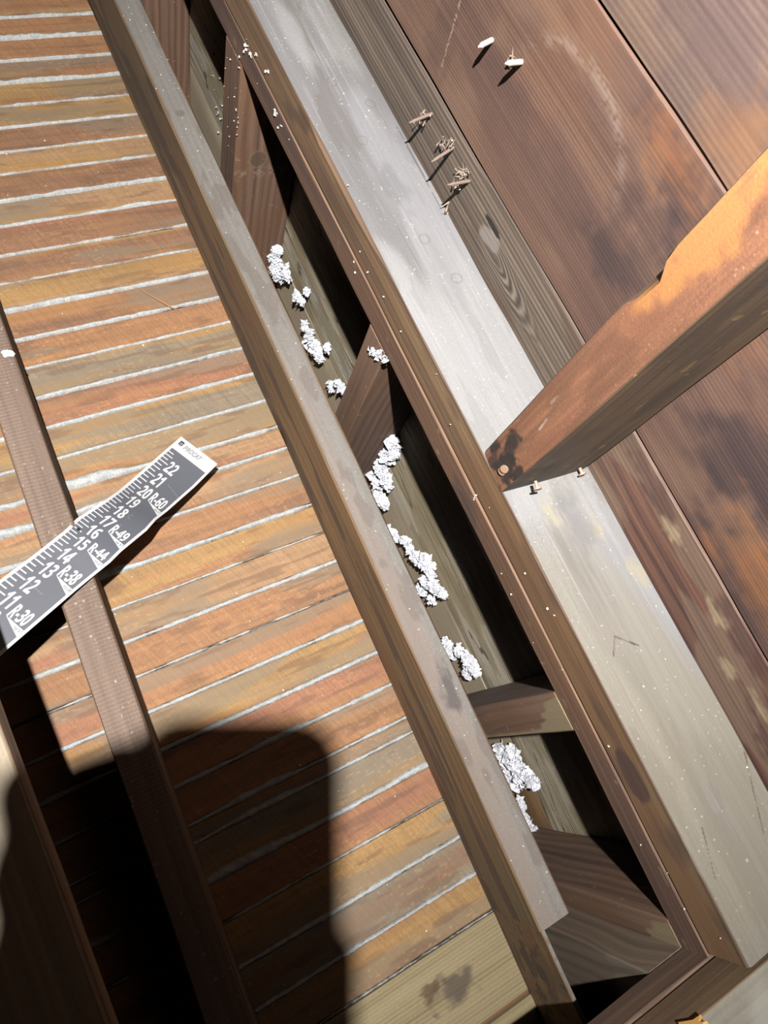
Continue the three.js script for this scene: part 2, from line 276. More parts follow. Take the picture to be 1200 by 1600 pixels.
  put('board', 0.6268, 0.818, 451, (s, y, o) => {
    wood(o, s, y, [[90, 70, 63], [124, 101, 90], [152, 129, 114]], 453, { con: 1.2, warp: 0.01 }); { const ln = Math.sin((y + .004 * N(s * 2, 3, 461)) * 1300 + 4 * N(s * 1.3, y * 16, 462)) * fbm(s * 5, y * 24, 2, 463); o[0] += ln * 17; o[1] += ln * 15; o[2] += ln * 12; o[3] += ln * 40; }
    const q = W(1140, 60), q2 = W(1000, 30), q3 = W(1180, 260); mix3(o, [104, 82, 84], blot(s, y, q[0], q[1], .05, .03, 455, 1.4, .8) * .5); mix3(o, [196, 156, 108], blot(s, y, q2[0], q2[1], .03, .02, 457, 1.4, .8) * .15); mix3(o, [178, 118, 68], blot(s, y, q3[0], q3[1], .04, .03, 459, 1.3, .8) * .5);
  });
  put('board', 0.819, 1.01, 461, (s, y, o) => { wood(o, s, y, brown, 463, { ring: 700, con: 1.4 }); }, 500);
  const hi = put('board', 1.011, 1.2, 465, (s, y, o) => { wood(o, s, y, brown, 467, { ring: 700, con: 1.4 }); }, 400);
  for (const dy of [0.19, 0.38, 0.57]) { const q = mesh('board', hi.geometry, hi.material, wall); q.position.copy(hi.position); q.position.y += dy; }
  const olive = [[178, 166, 138], [240, 228, 200], [252, 246, 228]];
  put('board', 0.052, 0.2425, 471, (s, y, o) => { wood(o, s, y, olive, 473, { ring: 900, con: 1.7, warp: .01 }); }, 600);
  put('board', -0.148, 0.051, 475, (s, y, o) => { wood(o, s, y, olive, 477, { ring: 1000, con: 1.9, warp: .012 }); mix3(o, [190, 170, 128], sst(.55, .62, fbm(s * 6, y * 30, 3, 479)) * .5); mix3(o, [222, 226, 218], sst(.6, .66, fbm(s * 8 + 3, y * 34, 3, 481)) * .5); mix3(o, [104, 92, 70], sst(.80, .90, N(s * 5, y * 260, 482)) * sst(.45, .6, fbm(s * 9, y * 40, 2, 484)) * .7); { const k = N(s * 4 + y * 6, y * 90, 488); if (Math.abs(k - .5) < .02) { mix3(o, [90, 78, 58], .7); o[3] = 20; } } mix3(o, [176, 160, 122], sst(.5, .64, fbm(s * 14, y * 60, 4, 486)) * .5); });
  put('board', -0.34, -0.149, 483, (s, y, o) => { wood(o, s, y, [[104, 76, 46], [160, 124, 80], [186, 152, 108]], 485, { ring: 700, con: 1.4 }); mix3(o, [236, 224, 196], (1 - sst(1.88, 1.98, s + .1 * (fbm(s * 9, y * 20, 2, 487) - .5))) * .85); }, 700);
}
// a level fire stop between wall and joist, on which the insulation lies
const stopTex = timberTex(2.25, 0.2, 0.02, (f, s, t, w, o) => { wood(o, s, t, [[70, 52, 36], [120, 96, 68], [150, 128, 96]], 491, { con: 1.5 }); }, 500);
{ const q = mesh('fire_stop', timberGeo({ L: 2.25, w: 0.2, h: 0.02, a: Z, up: Y, seed: 492 }), matOf(stopTex), null); q.position.set(XR - 0.1, LEDGE - 0.02, BZ0 + 0.01); tag(q, 'level brown fire stop board at the bottom of the wall cavity under the insulation', 'board'); }

/* ------------------------------------------------ end wall below its plate */
const endWall = grp('wall_near'); tag(endWall, 'end wall boards under the plate beside the corner', 'wall', null, 'structure');
{ const tx = timberTex(1.1, 0.19, 0.02, (f, s, t, w, o) => { wood(o, s, t, [[84, 64, 44], [130, 104, 76], [160, 136, 104]], 495, { ring: 800 }); }, 500), m = matOf(tx);
  for (const y0 of [-0.05, 0.141]) { const q = mesh('board', timberGeo({ L: 1.09, w: 0.189, h: 0.02, a: X, up: V(0, 0, -1), seed: 497 }), m, endWall); q.position.set(-0.65, y0 + 0.0945, XR + 0.022); } }

/* ------------------------------------------------ ceiling joists */
const inBlot = (list, s, t, o) => { for (const [q, rs, rt, col, k, seed, rag] of list) mix3(o, col, blot(s, t, q[0], q[1], rs, rt, seed, rag ?? 1.1, 0.55) * k); };
{ // joist beside the wall cavity
  const z0 = -1.7, L = 2.02, w = AX1 - AX0, h = JT;
  const T = (px, py) => { const p = atY(px, py, JT); return [p.z - z0, p.x - AX0]; }, S = (px, py) => { const p = atX(px, py, AX0); return [p.z - z0, p.y]; };
  const st1 = T(700, 1075), st1b = T(690, 1048), ring = T(281, 178), sp = [T(455, 474), T(457, 482)], sh = S(770, 1420);
  const tx = timberTex(L, w, h, (f, s, t, fw, o) => {
    if (f === 0) {
      wood(o, s, t, [[122, 118, 112], [144, 141, 136], [160, 158, 153]], 501, { con: 1.1, warp: .01, grit: 16 });
      mix3(o, [152, 134, 122], sst(0.44, 0.62, fbm(s * 3, t * 20, 2, 503)) * 0.55 * sst(0.9, 1.7, s));
      mix3(o, [112, 100, 92], sst(0.6, 0.66, fbm(s * 16, t * 50, 3, 505)) * 0.4);
      const e = Math.min(t, fw - t); mix3(o, [128, 96, 66], (1 - sst(0, 0.0022 + 0.004 * sst(.5, .8, N(s * 8, t * 3, 507)), e)) * .8);
      inBlot([[st1, .026, .008, [84, 78, 80], .75, 509, 1.3], [ring, .006, .006, [116, 112, 106], .8, 513, .4]], s, t, o);
      for (const q of sp) if (Math.abs(s - q[0] + (t - q[1]) * .3) < .0011 && Math.abs(t - q[1]) < .008) mix3(o, [66, 54, 50], .85);
      if (hsh(Math.floor(s * 900), Math.floor(t * 900), 515) > 0.99) mix3(o, [186, 184, 180], .5);
    } else {
      wood(o, s, t, [[98, 70, 40], [150, 112, 66], [182, 144, 92]], 517, { con: 1.55, warp: .014 });
      mix3(o, [158, 104, 52], sst(.5, .62, fbm(s * 3.5, t * 14, 3, 519)) * .45);
      mix3(o, [128, 116, 78], sst(.52, .62, fbm(s * 3 + 7, t * 12, 3, 521)) * .4);
      mix3(o, [72, 50, 40], sst(.62, .68, fbm(s * 5 + 3, t * 40, 3, 523)) * .5);
      if (f === 3 && N(s * 7, t * 420, 525) > .86 && N(s * 30, t * 60, 527) > .6) mix3(o, [206, 176, 128], .6);
    }
  });
  const a = timberGeo({ L, w, h, a: Z, up: Y, seed: 530, cham: 0.0022, wav: 0.0012 });
  const t1 = timberGeo({ L: 0.16, w: 0.0052, h, a: Z, up: Y, seed: 531, cham: 0.0008, wav: .0004 }); t1.translate(-w / 2 + 0.0028, 0, L);
  const t2 = timberGeo({ L: 0.16, w, h: h - 0.11, a: Z, up: Y, seed: 532, cham: 0.001 }); t2.translate(0, 0, L);
  const q = mesh('ceiling_joist', mergeGeometries([a, t1, t2]), matOf(tx, .85, .001)); q.position.set((AX0 + AX1) / 2, 0.001, z0);
  tag(q, 'ceiling joist with dusty grey top and brown side beside the wall cavity', 'joist');
}
{ // thin joist that the ruler lies across
  const z0 = -1.7, L = 2.3, w = CX1 - CX0, h = JT;
  const tx = timberTex(L, w, h, (f, s, t, fw, o) => {
    wood(o, s, t, f === 0 ? [[96, 78, 66], [134, 113, 98], [156, 136, 118]] : [[70, 48, 34], [112, 80, 54], [150, 116, 80]], 541, { con: 1.1, warp: .006, grit: 12 });
    if (f === 0) { const saw = Math.sin(s * 1400 + 3 * N(s * 12, t * 40, 543)) * sst(.42, .6, fbm(s * 6, t * 30, 2, 545)); o[0] += saw * 9; o[1] += saw * 8; o[2] += saw * 7; o[3] += saw * 40; if (hsh(Math.floor(s * 600), Math.floor(t * 600), 547) > .993) mix3(o, [210, 204, 196], .7); }
    else if (t > fw * .2 && f === 1 && N(s * 5, t * 200, 549) > .8) mix3(o, [176, 130, 84], .5);
  });
  const q = mesh('ceiling_joist', timberGeo({ L, w, h, a: Z, up: Y, seed: 550, cham: 0.0018, wav: 0.001 }), matOf(tx, .85, .001)); q.position.set((CX0 + CX1) / 2, 0.001, z0);
  tag(q, 'narrow brown ceiling joist under the insulation ruler, laths on both sides', 'joist');
}

/* ------------------------------------------------ double top plates */
{
  const z0 = -1.7, L = ZE - z0, w = XR - XB;
  const S = (px, py) => { const p = atX(px, py, XB); return [p.z - z0, p.y]; }, T = (px, py) => { const p = atY(px, py, YP); return [p.z - z0, p.x - XB]; };
  const kn = S(990, 1218), spl = S(1068, 1298), dk1 = S(735, 800), dk2 = S(925, 1010), top = [];
  const cr = [T(965, 980), T(962, 1000)], rings = [T(566, 222), T(664, 376), T(520, 130), T(580, 165), T(715, 437)], ylw = [T(930, 830), T(860, 800), T(1000, 900)], dk3 = [T(905, 820), T(560, 40), T(640, 220), T(620, 300)];
  const chk = [[T(1030, 1295), T(1052, 1390)], [T(1100, 1300), T(1120, 1380)], [T(1165, 1180), T(1195, 1310)], [T(620, 200), T(690, 330)]];
  const lower = timberTex(L, w, YM - YB, (f, s, t, fw, o) => {
    wood(o, s, t, [[84, 58, 46], [124, 90, 70], [148, 116, 92]], 561, { con: 1.35, warp: .008 });
    mix3(o, [140, 98, 60], sst(.5, .62, fbm(s * 3 + 2, t * 10, 3, 563)) * .45 * sst(.6, 1.8, s));
    mix3(o, [92, 70, 66], sst(.54, .64, fbm(s * 5, t * 24, 3, 565)) * .5);
    if (f === 3) { inBlot([[[dk1[0], dk1[1] - YB], .03, .012, [70, 56, 50], .6, 567], [[dk2[0], dk2[1] - YB], .014, .007, [56, 44, 42], .7, 569]], s, t, o);
      const e = fw - t; mix3(o, [182, 156, 126], (1 - sst(.0008, .0026, e + .002 * (N(s * 30, 3, 571) - .5))) * .55);
      if (N(s * 70, t * 90, 573) > .93) mix3(o, [176, 158, 142], .5); }
  });
  const upper = timberTex(L, w, YP - YM, (f, s, t, fw, o) => {
    if (f === 0) {
      wood(o, s, t, [[114, 113, 112], [149, 149, 148], [170, 171, 172]], 581, { con: 1.15, warp: .03, wl: 3, grit: 16 });
      mix3(o, [124, 124, 130], sst(.5, .6, fbm(s * 4, t * 16, 3, 583)) * .55); { const sc = N(s * 9 + t * 30, t * 900, 586); mix3(o, [196, 198, 202], sst(.82, .95, sc) * .4); mix3(o, [98, 94, 90], sst(.86, .97, N(s * 7 + 4, t * 700, 588)) * .35); }
      mix3(o, [112, 108, 104], sst(.62, .67, fbm(s * 9 + 4, t * 60, 4, 584)) * .4);
      mix3(o, [172, 175, 180], sst(.56, .66, fbm(s * 4 + 4, t * 14, 3, 585)) * .5);
      mix3(o, [152, 144, 120], sst(.46, .6, fbm(s * 3 + 9, t * 9, 3, 587)) * .6 * sst(1.45, 1.9, s));
      for (const q of rings) { const r = Math.hypot(s - q[0], (t - q[1])) + .002 * (fbm(s * 120, t * 120, 2, 589) - .5); if (r < .008) mix3(o, [120, 116, 112], .5 * Math.exp(-Math.pow((r - .0062) / .0009, 2))); }
      inBlot([...ylw.map((q, i) => [q, .014, .008, [182, 174, 146], .6, 591 + i, 1.4]), ...dk3.map((q, i) => [q, .03, .012, [120, 120, 126], .45, 595 + i, 1.3])], s, t, o);
      // drying checks
      for (const [p, q] of chk) { const dx = q[0] - p[0], dy = q[1] - p[1], l2 = dx * dx + dy * dy, k = ((s - p[0]) * dx + (t - p[1]) * dy) / l2; if (k > 0 && k < 1) { const d = Math.abs((s - p[0]) * dy - (t - p[1]) * dx) / Math.sqrt(l2) + .0012 * (N(s * 80, t * 80, 601) - .5); if (d < .0006) { mix3(o, [84, 78, 72], .6); o[3] = 40; } } }
      { const q = cr[1], a = s - q[0], b = t - q[1]; const d = Math.min(Math.abs(a - b * .9) + (b < 0 || b > .02 ? 1 : 0), Math.abs(a + b * 1.4) + (b < -.012 || b > 0 ? 1 : 0)); if (d < .0008) { mix3(o, [50, 46, 44], .8); o[3] = 10; } mix3(o, [150, 144, 134], blot(s, t, q[0], q[1], .022, .014, 603, .8, .3) * .5); }
      if (hsh(Math.floor(s * 800), Math.floor(t * 800), 605) > .996) mix3(o, [216, 216, 212], .7);
    } else {
      wood(o, s, t, [[92, 66, 46], [144, 112, 78], [172, 142, 104]], 607, { con: 1.45, warp: .01 });
      mix3(o, [142, 100, 58], sst(.5, .62, fbm(s * 3 + 5, t * 10, 3, 609)) * .5);
      mix3(o, [80, 60, 50], sst(.6, .68, fbm(s * 6, t * 26, 3, 611)) * .5);
      if (f === 3) { const k = blot(s, t, kn[0], kn[1] - YM, .028, .015, 613, .25, .12); mix3(o, [84, 58, 52], k * .8);
        mix3(o, [208, 200, 186], blot(s, t, spl[0], spl[1] - YM, .045, .006, 615, 1.6, .3, -.12) * .7);
        mix3(o, [70, 54, 46], (1 - sst(.001, .006, fw - t + .004 * (N(s * 9, 2, 617) - .5))) * .5); }
    }
  });
  // the far board edge of the lower plate stands a little proud of the upper one
  const g = grp('top_plate', V((XB + XR) / 2, YB, z0)); tag(g, 'double top plate with pale grey dusty top running along the outer wall', 'plate');
  const lo = mesh('lower_plate', timberGeo({ L, w, h: YM - YB - 0.0008, a: Z, up: Y, seed: 620, cham: .0028, wav: .0014 }), matOf(lower, .82, .001), g);
  const up = mesh('upper_plate', timberGeo({ L: L - 0.004, w, h: YP - YM, a: Z, up: Y, seed: 622, cham: .0022, wav: .0014, edge: (f, s) => f === 0 ? .006 * sst(.66, .8, N(s * 6, 9, 623)) : 0 }), matOf(upper, .8, .001), g); up.position.set(0.0004, YM - YB, 0);
  lo.userData.label = 'darker brown lower board of the plate'; up.userData.label = 'upper board of the plate with grey top and a dark knot';
  // plate of the end wall, butting against it at the corner
  const x0 = -0.62, L2 = XR - x0, wz = XR - ZE;
  const e1 = timberTex(L2, wz, YM - YB, (f, s, t, fw, o) => { wood(o, s, t, [[66, 44, 34], [112, 82, 60], [142, 112, 86]], 631, { con: 1.35 }); if (f === 1) mix3(o, [190, 176, 160], (1 - sst(.001, .0035, t + .003 * (N(s * 20, 4, 633) - .5))) * .6); }, 700);
  const e2 = timberTex(L2, wz, YP - YM, (f, s, t, fw, o) => {
    if (f === 0) { wood(o, s, t, [[116, 112, 102], [150, 147, 133], [168, 166, 155]], 635, { con: 1.2, warp: .03 }); mix3(o, [190, 190, 182], sst(.55, .62, fbm(s * 9, t * 9, 3, 637)) * .6); }
    else { wood(o, s, t, [[78, 56, 36], [126, 98, 64], [158, 130, 92]], 639, { con: 1.4 }); if (f === 1) mix3(o, [164, 158, 148], sst(.56, .64, fbm(s * 6, t * 40, 2, 641)) * .5); } }, 700);
  const ge = grp('top_plate', V(x0, YB, (ZE + XR) / 2)); tag(ge, 'double top plate of the end wall, meeting the long plate at the corner', 'plate');
  // a = x, up = y: right = y x x = -z, so face 1 looks to the middle of the room
  const l2 = mesh('lower_plate', timberGeo({ L: L2 - (XR - XB) * 0 , w: wz, h: YM - YB - .0012, a: X, up: Y, seed: 643, cham: .0035, wav: .002 }), matOf(e1, .82, .001), ge);
  const u2 = mesh('upper_plate', timberGeo({ L: L2, w: wz - .001, h: YP - YM - .0015, a: X, up: Y, seed: 645, cham: .0022, wav: .0014 }), matOf(e2, .82, .001), ge); u2.position.set(0, YM - YB, 0.0005);
}

/* ------------------------------------------------ studs */
const studTex = [0, 1, 2].map(i => timberTex(0.52, 0.044, 0.108, (f, s, t, fw, o) => {
  wood(o, s, t, [[88, 62, 50], [138, 104, 82], [164, 130, 104]], 651 + i * 20, { con: 1.4, warp: .03, wl: 4, ring: f === 3 || f === 1 ? 420 : 0 });
  mix3(o, [138, 98, 62], sst(.52, .64, fbm(s * 6, t * 20, 3, 653 + i)) * .4);
  if (f === 3 && i === 0) { const r = Math.hypot(s - 0.352, (t - 0.072) * 1.25); const kn = 1 - sst(.013, .017, r); mix3(o, [104, 84, 70], kn * .8); mix3(o, [156, 128, 96], Math.exp(-Math.pow((r - .0165) / .0016, 2)) * .6); const d = Math.exp(-Math.pow((s - .325) / .008, 2)) * sst(.4, .6, N(s * 200, t * 200, 655)); mix3(o, [190, 182, 172], d * .5); }
  if (f === 0 && i === 1) { const b = Math.max(sst(0, .010, s - .43 - t * 1.9 + .03 * (N(s * 60, t * 260, 657) - .5)), 1 - sst(.003, .006, t + .003 * (N(s * 60, t * 100, 658) - .5))); mix3(o, [176, 160, 124], b * .85); }
  if (N(s * 160, t * 160, 659) > .95) mix3(o, [190, 180, 168], .5);
}, 1000));
const studMat = studTex.map(t => matOf(t, .8, .001));
const studH = YB - LEDGE - 0.0005;
// a = y, up = -x : right = (-x) x y = -z ; face 0 looks into the room, face 3 to +z
function stud(zNear, zFar, mi, label) {
  const q = mesh('wall_stud', timberGeo({ L: studH, w: zNear - zFar, h: XR - XB - .001, a: Y, up: V(-1, 0, 0), seed: 670 + Math.round(zNear * 100), cham: .0018, wav: .0008 }), studMat[mi]);
  q.position.set(XR - .001, LEDGE, (zNear + zFar) / 2); tag(q, label, 'stud', 'studs under the long plate'); return q;
}
stud(-1.300, -1.345, 2, 'dark wall stud at the far end of the cavity, beyond the knotty stud');
stud(-0.802, -0.858, 0, 'brown wall stud with a round knot rising behind the largest insulation clump');
stud(-0.338, -0.382, 2, 'brown wall stud with a wisp of white fluff near its top edge');
stud(0.132, 0.0888, 1, 'wall stud with a bare pale patch where the brown stain stops');
stud(0.366, 0.3245, 1, 'dark wall stud against the corner post, pale bare wood at its top');
{
  const tx = timberTex(0.52, 0.0427, 0.109, (f, s, t, fw, o) => { wood(o, s, t, f === 0 ? [[96, 86, 72], [146, 132, 112], [172, 158, 136]] : [[92, 84, 72], [142, 132, 114], [170, 160, 138]], 681, { con: 1.5, ring: 500, warp: .06, wl: 5 }); mix3(o, [128, 96, 70], sst(.54, .62, fbm(s * 8, t * 20, 2, 683)) * .4); }, 1000);
  const q = mesh('corner_post', timberGeo({ L: studH, w: XB - .31, h: XR - ZE, a: Y, up: V(0, 0, -1), seed: 685, cham: .0016 }), matOf(tx, .85, .001));
  q.position.set((XB + .31) / 2 - .0003, LEDGE, XR); tag(q, 'grey weathered corner post under the end wall plate', 'post');
}
{ // stud standing on the long plate, in front of the boards
  const L = 1.0, w = 0.0465, d = 0.1015, yaw = -0.075;
  const Pf = (px, py) => { const p = atX(px, py, 0.352); return [p.y - YP, -0.104 - p.z]; };
  const black = [Pf(800, 715), Pf(790, 740), Pf(815, 755), Pf(775, 715)], wisp = [Pf(868, 640), Pf(856, 672), Pf(850, 680)], chip = Pf(1040, 450);
  const tx = timberTex(L, w, d, (f, s, t, fw, o) => {
    if (f === 0) {
      wood(o, s, t, [[106, 68, 48], [160, 108, 78], [188, 138, 102]], 691, { con: 1.25, warp: .02, grit: 16 });
      mix3(o, [150, 98, 72], sst(.48, .62, fbm(s * 8, t * 30, 3, 693)) * .5);
      mix3(o, [226, 158, 84], blot(s, t, chip[0] + .02, chip[1] + .004, .05, .02, 695, 1.2, .4) * .7);
      mix3(o, [222, 150, 70], sst(.33, .42, s + .05 * (fbm(s * 12, t * 40, 2, 696) - .5)) * .6);
      for (const [q, r] of [[black[0], .012], [black[1], .015], [black[2], .010], [black[3], .011], [Pf(772, 735), .010]]) mix3(o, [40, 30, 26], blot(s, t, q[0], q[1], r * 1.2, r, 697, 1.4, .25) * .85);
      for (const q of wisp) mix3(o, [226, 216, 206], blot(s, t, q[0], q[1], .005, .0012, 699, 1.5, .3) * .8);
      if (hsh(Math.floor(s * 1000), Math.floor(t * 1000), 701) > .995) mix3(o, [220, 196, 160], .55);
      mix3(o, [120, 82, 58], sst(.58, .7, fbm(s * 14, t * 60, 4, 702)) * .45);
    } else { wood(o, s, t, [[70, 52, 34], [124, 96, 66], [152, 124, 88]], 703, { con: 1.3, warp: .02 }); mix3(o, [46, 36, 30], blot(s, t, .012, fw, .03, .03, 709, 1.6, .6) * .7); mix3(o, [80, 60, 42], sst(.5, .66, fbm(s * 12, t * 40, 4, 706)) * .5); if (N(s * 90, t * 90, 705) > .9 && fbm(s * 9, t * 9, 2, 707) > .5) mix3(o, [196, 158, 92], .6); }
  }, 1100);
  const g = grp('upright_stud', V(0.4545, YP, -0.1275)); g.rotation.y = yaw; tag(g, 'orange-brown upright stud nailed onto the grey plate in front of the boards', 'stud');
  mesh('timber', timberGeo({ L, w, h: d, a: Y, up: V(-1, 0, 0), seed: 711, cham: .0018, wav: .0012, step: .012, edge: (f, s) => f === 1 ? .011 * sst(chip[0] - .05, chip[0] - .005, s) * (1 - sst(chip[0] + .0, chip[0] + .012, s)) * (.5 + N(s * 120, 3, 713)) : 0 }), matOf(tx, .72, .001), g);
  const nm = new THREE.MeshStandardMaterial({ color: 0x7c6757, roughness: .6, metalness: .3 });
  g.updateMatrixWorld(true);
  const head = (p, n) => { const m = mesh('nail', mergeGeometries([new THREE.CylinderGeometry(.0042, .0042, .0016, 14), new THREE.CylinderGeometry(.0018, .0018, .008, 8).translate(0, -.004, 0)]), nm, g); m.position.copy(g.worldToLocal(p)); m.quaternion.setFromUnitVectors(Y, n); m.rotateX(.25); };
  head(atX(788, 733, .3505), V(-1, 0.3, .15).normalize()); head(atX(784, 737, .3515), V(-1, .1, 0).normalize());
  const zf = p => { const q = atZ(...p, -.0985); return q; };
  head(zf([840, 764]), V(-.2, .2, 1).normalize()); head(zf([910, 741]), V(0, .2, 1).normalize());
}
// plank laid as a footway, high at the left
{
  const L = 1.30, w = 0.205, th = 0.027, ang = Math.atan2(0.011, 0.256), z0 = -0.78, tx = timberTex(L, w, th, (f, s, t, fw, o) => { wood(o, s, t, f === 0 ? [[112, 102, 84], [156, 144, 122], [178, 168, 148]] : [[88, 60, 34], [140, 102, 62], [178, 140, 94]], 721, { con: 1.1, warp: .02 }); }, 700);
  const a = V(Math.sin(ang), 0, Math.cos(ang)), q = mesh('walk_plank', timberGeo({ L, w, h: th, a, up: Y, seed: 723, cham: .002, wav: .0012 }), matOf(tx, .85, .001));
  // its right edge passes the point seen at the left margin of the photograph
  const e = atY(77, 1300, YP), r = V().crossVectors ? new THREE.Vector3().crossVectors(Y, a) : null;
  const k = (z0 - e.z) / a.z; q.position.set(e.x + a.x * k - r.x * w / 2, YP + .0006, z0 - r.z * w / 2);
  tag(q, 'loose walking plank lying high above the laths, resting on the end wall plate', 'plank');
}

/* ------------------------------------------------ nails through the boards */
{
  const rust = new THREE.MeshStandardMaterial({ color: 0x60524c, roughness: .75, metalness: .25 }), pale = new THREE.MeshStandardMaterial({ color: 0x8b897e, roughness: .7 });
  const nail = (b, tip, len, m, r) => {
    const p = atX(b[0], b[1], XR - .001), rt = ray(tip[0], tip[1]);
    // the tip lies `len` from the base on the sight line of its picture point
    const o = EYE.clone().sub(p), d = rt.clone().normalize(), bq = o.dot(d), c = o.lengthSq() - len * len, t = -bq - Math.sqrt(Math.max(0, bq * bq - c));
    const T = EYE.clone().addScaledVector(d, t), dir = T.clone().sub(p), l = dir.length();
    const g = mergeGeometries([new THREE.CylinderGeometry(r * .35, r, l * .25, 7).translate(0, l * .875, 0), new THREE.CylinderGeometry(r, r, l * .78, 7).translate(0, l * .37, 0)]);
    const q = mesh('nail', g, m, wall); q.position.copy(p); q.quaternion.setFromUnitVectors(Y, dir.normalize());
    return q;
  };
  nail([674, 178], [639, 192], .034, rust, .0019); nail([708, 231], [674, 253], .036, rust, .0019); nail([733, 283], [699, 289], .032, rust, .0019);
  nail([768, 63], [748, 73], .022, pale, .0026); nail([814, 97], [790, 99], .022, pale, .0026);
  // splintered wood round the nails
  const sm = new THREE.MeshStandardMaterial({ color: 0x685d53, roughness: .9 }), R = rng(5);
  for (const [px, py, n] of [[668, 183, 9], [706, 228, 10], [724, 282, 22], [728, 268, 10], [708, 325, 4], [812, 92, 4], [700, 220, 5]]) {
    const gs = []; for (let i = 0; i < n; i++) { const c = atX(px + (R() - .5) * 18, py + (R() - .5) * 16, XR - .001); const g = new THREE.ConeGeometry(.0008 + R() * .0009, .006 + R() * .010, 4); g.rotateZ(R() * 6.3); g.rotateY(R() * 6.3); g.translate(c.x - .002 - R() * .005, c.y, c.z); gs.push(g); }
    mesh('splinters', mergeGeometries(gs), sm, wall);
  }
}

/* ------------------------------------------------ insulation depth ruler */
{
  const cw = 340, ch = 2048, cv = document.createElement('canvas'); cv.width = cw; cv.height = ch; const c = cv.getContext('2d');
  const n0 = 5, n1 = 24, yy = n => (n1 - n) / (n1 - n0) * ch, inch = ch / (n1 - n0);
  c.fillStyle = '#e9edf2'; c.fillRect(0, 0, cw, ch);
  c.fillStyle = '#6b707b'; c.fillRect(20, yy(23.05), cw - 38, ch - yy(23.05));
  c.fillStyle = '#eef1f5';
  for (let n = 5; n < 23; n += 0.25) { const whole = Math.abs(n - Math.round(n)) < 0.01, half = Math.abs(n * 2 - Math.round(n * 2)) < .01; c.fillRect(20, yy(n) - 3.5, whole ? 72 : half ? 60 : 46, 7); }
  c.textBaseline = 'middle'; c.font = 'bold 116px sans-serif';
  for (let n = 6; n <= 22; n++) { c.save(); c.translate(92, yy(n)); c.scale(0.62, 1.0); c.lineWidth = 1.5; c.strokeStyle = '#eef1f5'; c.strokeText(String(n), 0, 4); c.fillText(String(n), 0, 4); c.restore(); }
  for (const [n, tx, small] of [[20.05, 'R-60', '20.0"'], [16.85, 'R-49', '16.5"'], [15.15, 'R-44', '15.0"'], [13.35, 'R-38', '13.25"'], [10.75, 'R-30', '10.5"'], [8, 'R-22', '8.0"']]) {
    c.save(); c.font = 'bold 100px sans-serif'; c.translate(182, yy(n)); c.scale(0.58, 1.0); c.lineWidth = 1.5; c.strokeStyle = '#eef1f5'; c.strokeText(tx, 0, 0); c.fillText(tx, 0, 0); c.restore();
    c.beginPath(); c.moveTo(186, yy(n) + 38); c.lineTo(cw - 20, yy(n) + 46); c.lineTo(cw - 20, yy(n) + 84); c.closePath(); c.fill();
    c.save(); c.fillStyle = '#6b707b'; c.font = 'bold 22px sans-serif'; c.fillText(small, 268, yy(n) + 60); c.restore();
  }
  c.fillStyle = '#20242a'; c.fillRect(26, 22, 32, 34); c.fillStyle = '#e9edf2'; c.fillRect(34, 34, 20, 4); c.fillRect(32, 44, 22, 4);
  c.strokeStyle = '#80868e'; c.lineWidth = 2.5; c.font = 'italic 44px sans-serif'; c.save(); c.translate(74, 44); c.scale(.92, 1); c.strokeText('PROCAT', 0, 2); c.restore();
  // creases and rubbed spots of the card
  c.strokeStyle = 'rgba(150,156,170,0.8)'; c.lineWidth = 3; c.beginPath(); c.moveTo(200, yy(21.1)); c.lineTo(cw - 18, yy(20.9)); c.moveTo(20, yy(12.1)); c.lineTo(230, yy(11.95)); c.moveTo(60, yy(10.9)); c.lineTo(140, yy(10.2)); c.stroke();
  c.fillStyle = '#7c828c'; for (const [x, n] of [[186, 18.1], [196, 17.95], [200, 18.25], [204, 17.3]]) { c.beginPath(); c.arc(x, yy(n), 7, 0, 7); c.fill(); }
  c.fillStyle = '#23262a'; c.fillRect(44, yy(15.62), 22, 20);
  const tex = new THREE.CanvasTexture(cv); tex.colorSpace = THREE.SRGBColorSpace; tex.magFilter = THREE.LinearFilter;
  const T = [[24, 283, 682, 340, 725, .868], [22, 246, 714, 305, 760, .86], [20, 204, 751, 262, 798, .84], [19, 186, 766, 244, 812, .825], [18, 165, 781, 229, 829, .806], [16, 120, 810, 189, 862, .788], [15, 102, 828, 172, 879, .779], [14, 78, 847, 147, 899, .775], [13, 50, 869, 119, 922, .768], [11, -12, 915, 62, 971, .752]];
  const rows = T.map(([n, a, b, d, e, h]) => [n, atY(a, b, CAMY - h), atY(d, e, CAMY - h)]);
  { const a = rows[rows.length - 2], b = rows[rows.length - 1]; for (const n of [8, 5]) { const k = (n - b[0]) / (b[0] - a[0]); rows.push([n, b[1].clone().lerp(a[1], -k), b[2].clone().lerp(a[2], -k)]); } }
  const P = [], U = [], I = [], th = .0012;
  rows.forEach(([n, u, l]) => { const v = (n - n0) / (n1 - n0); for (const [p, du, dy] of [[u, 0, 0], [l, 1, 0], [l, 1, -th], [u, 0, -th]]) { P.push(p.x, p.y + dy, p.z); U.push(du, v); } });
  // top face with the print; edges and back plain card
  const face = (a, b) => { const i = []; for (let r = 0; r < rows.length - 1; r++) { const o = r * 4, q = o + 4; i.push(o + a, q + a, o + b, o + b, q + a, q + b); } return i; };
  const G = idx => { const g = new THREE.BufferGeometry(); g.setAttribute('position', new THREE.Float32BufferAttribute(P, 3)); g.setAttribute('uv', new THREE.Float32BufferAttribute(U, 2)); g.setIndex(idx); g.computeVertexNormals(); return g; };
  const e0 = (rows.length - 1) * 4;
  const g = grp('depth_ruler'); tag(g, 'dark grey and white insulation depth ruler card lying across the narrow joist', 'ruler');
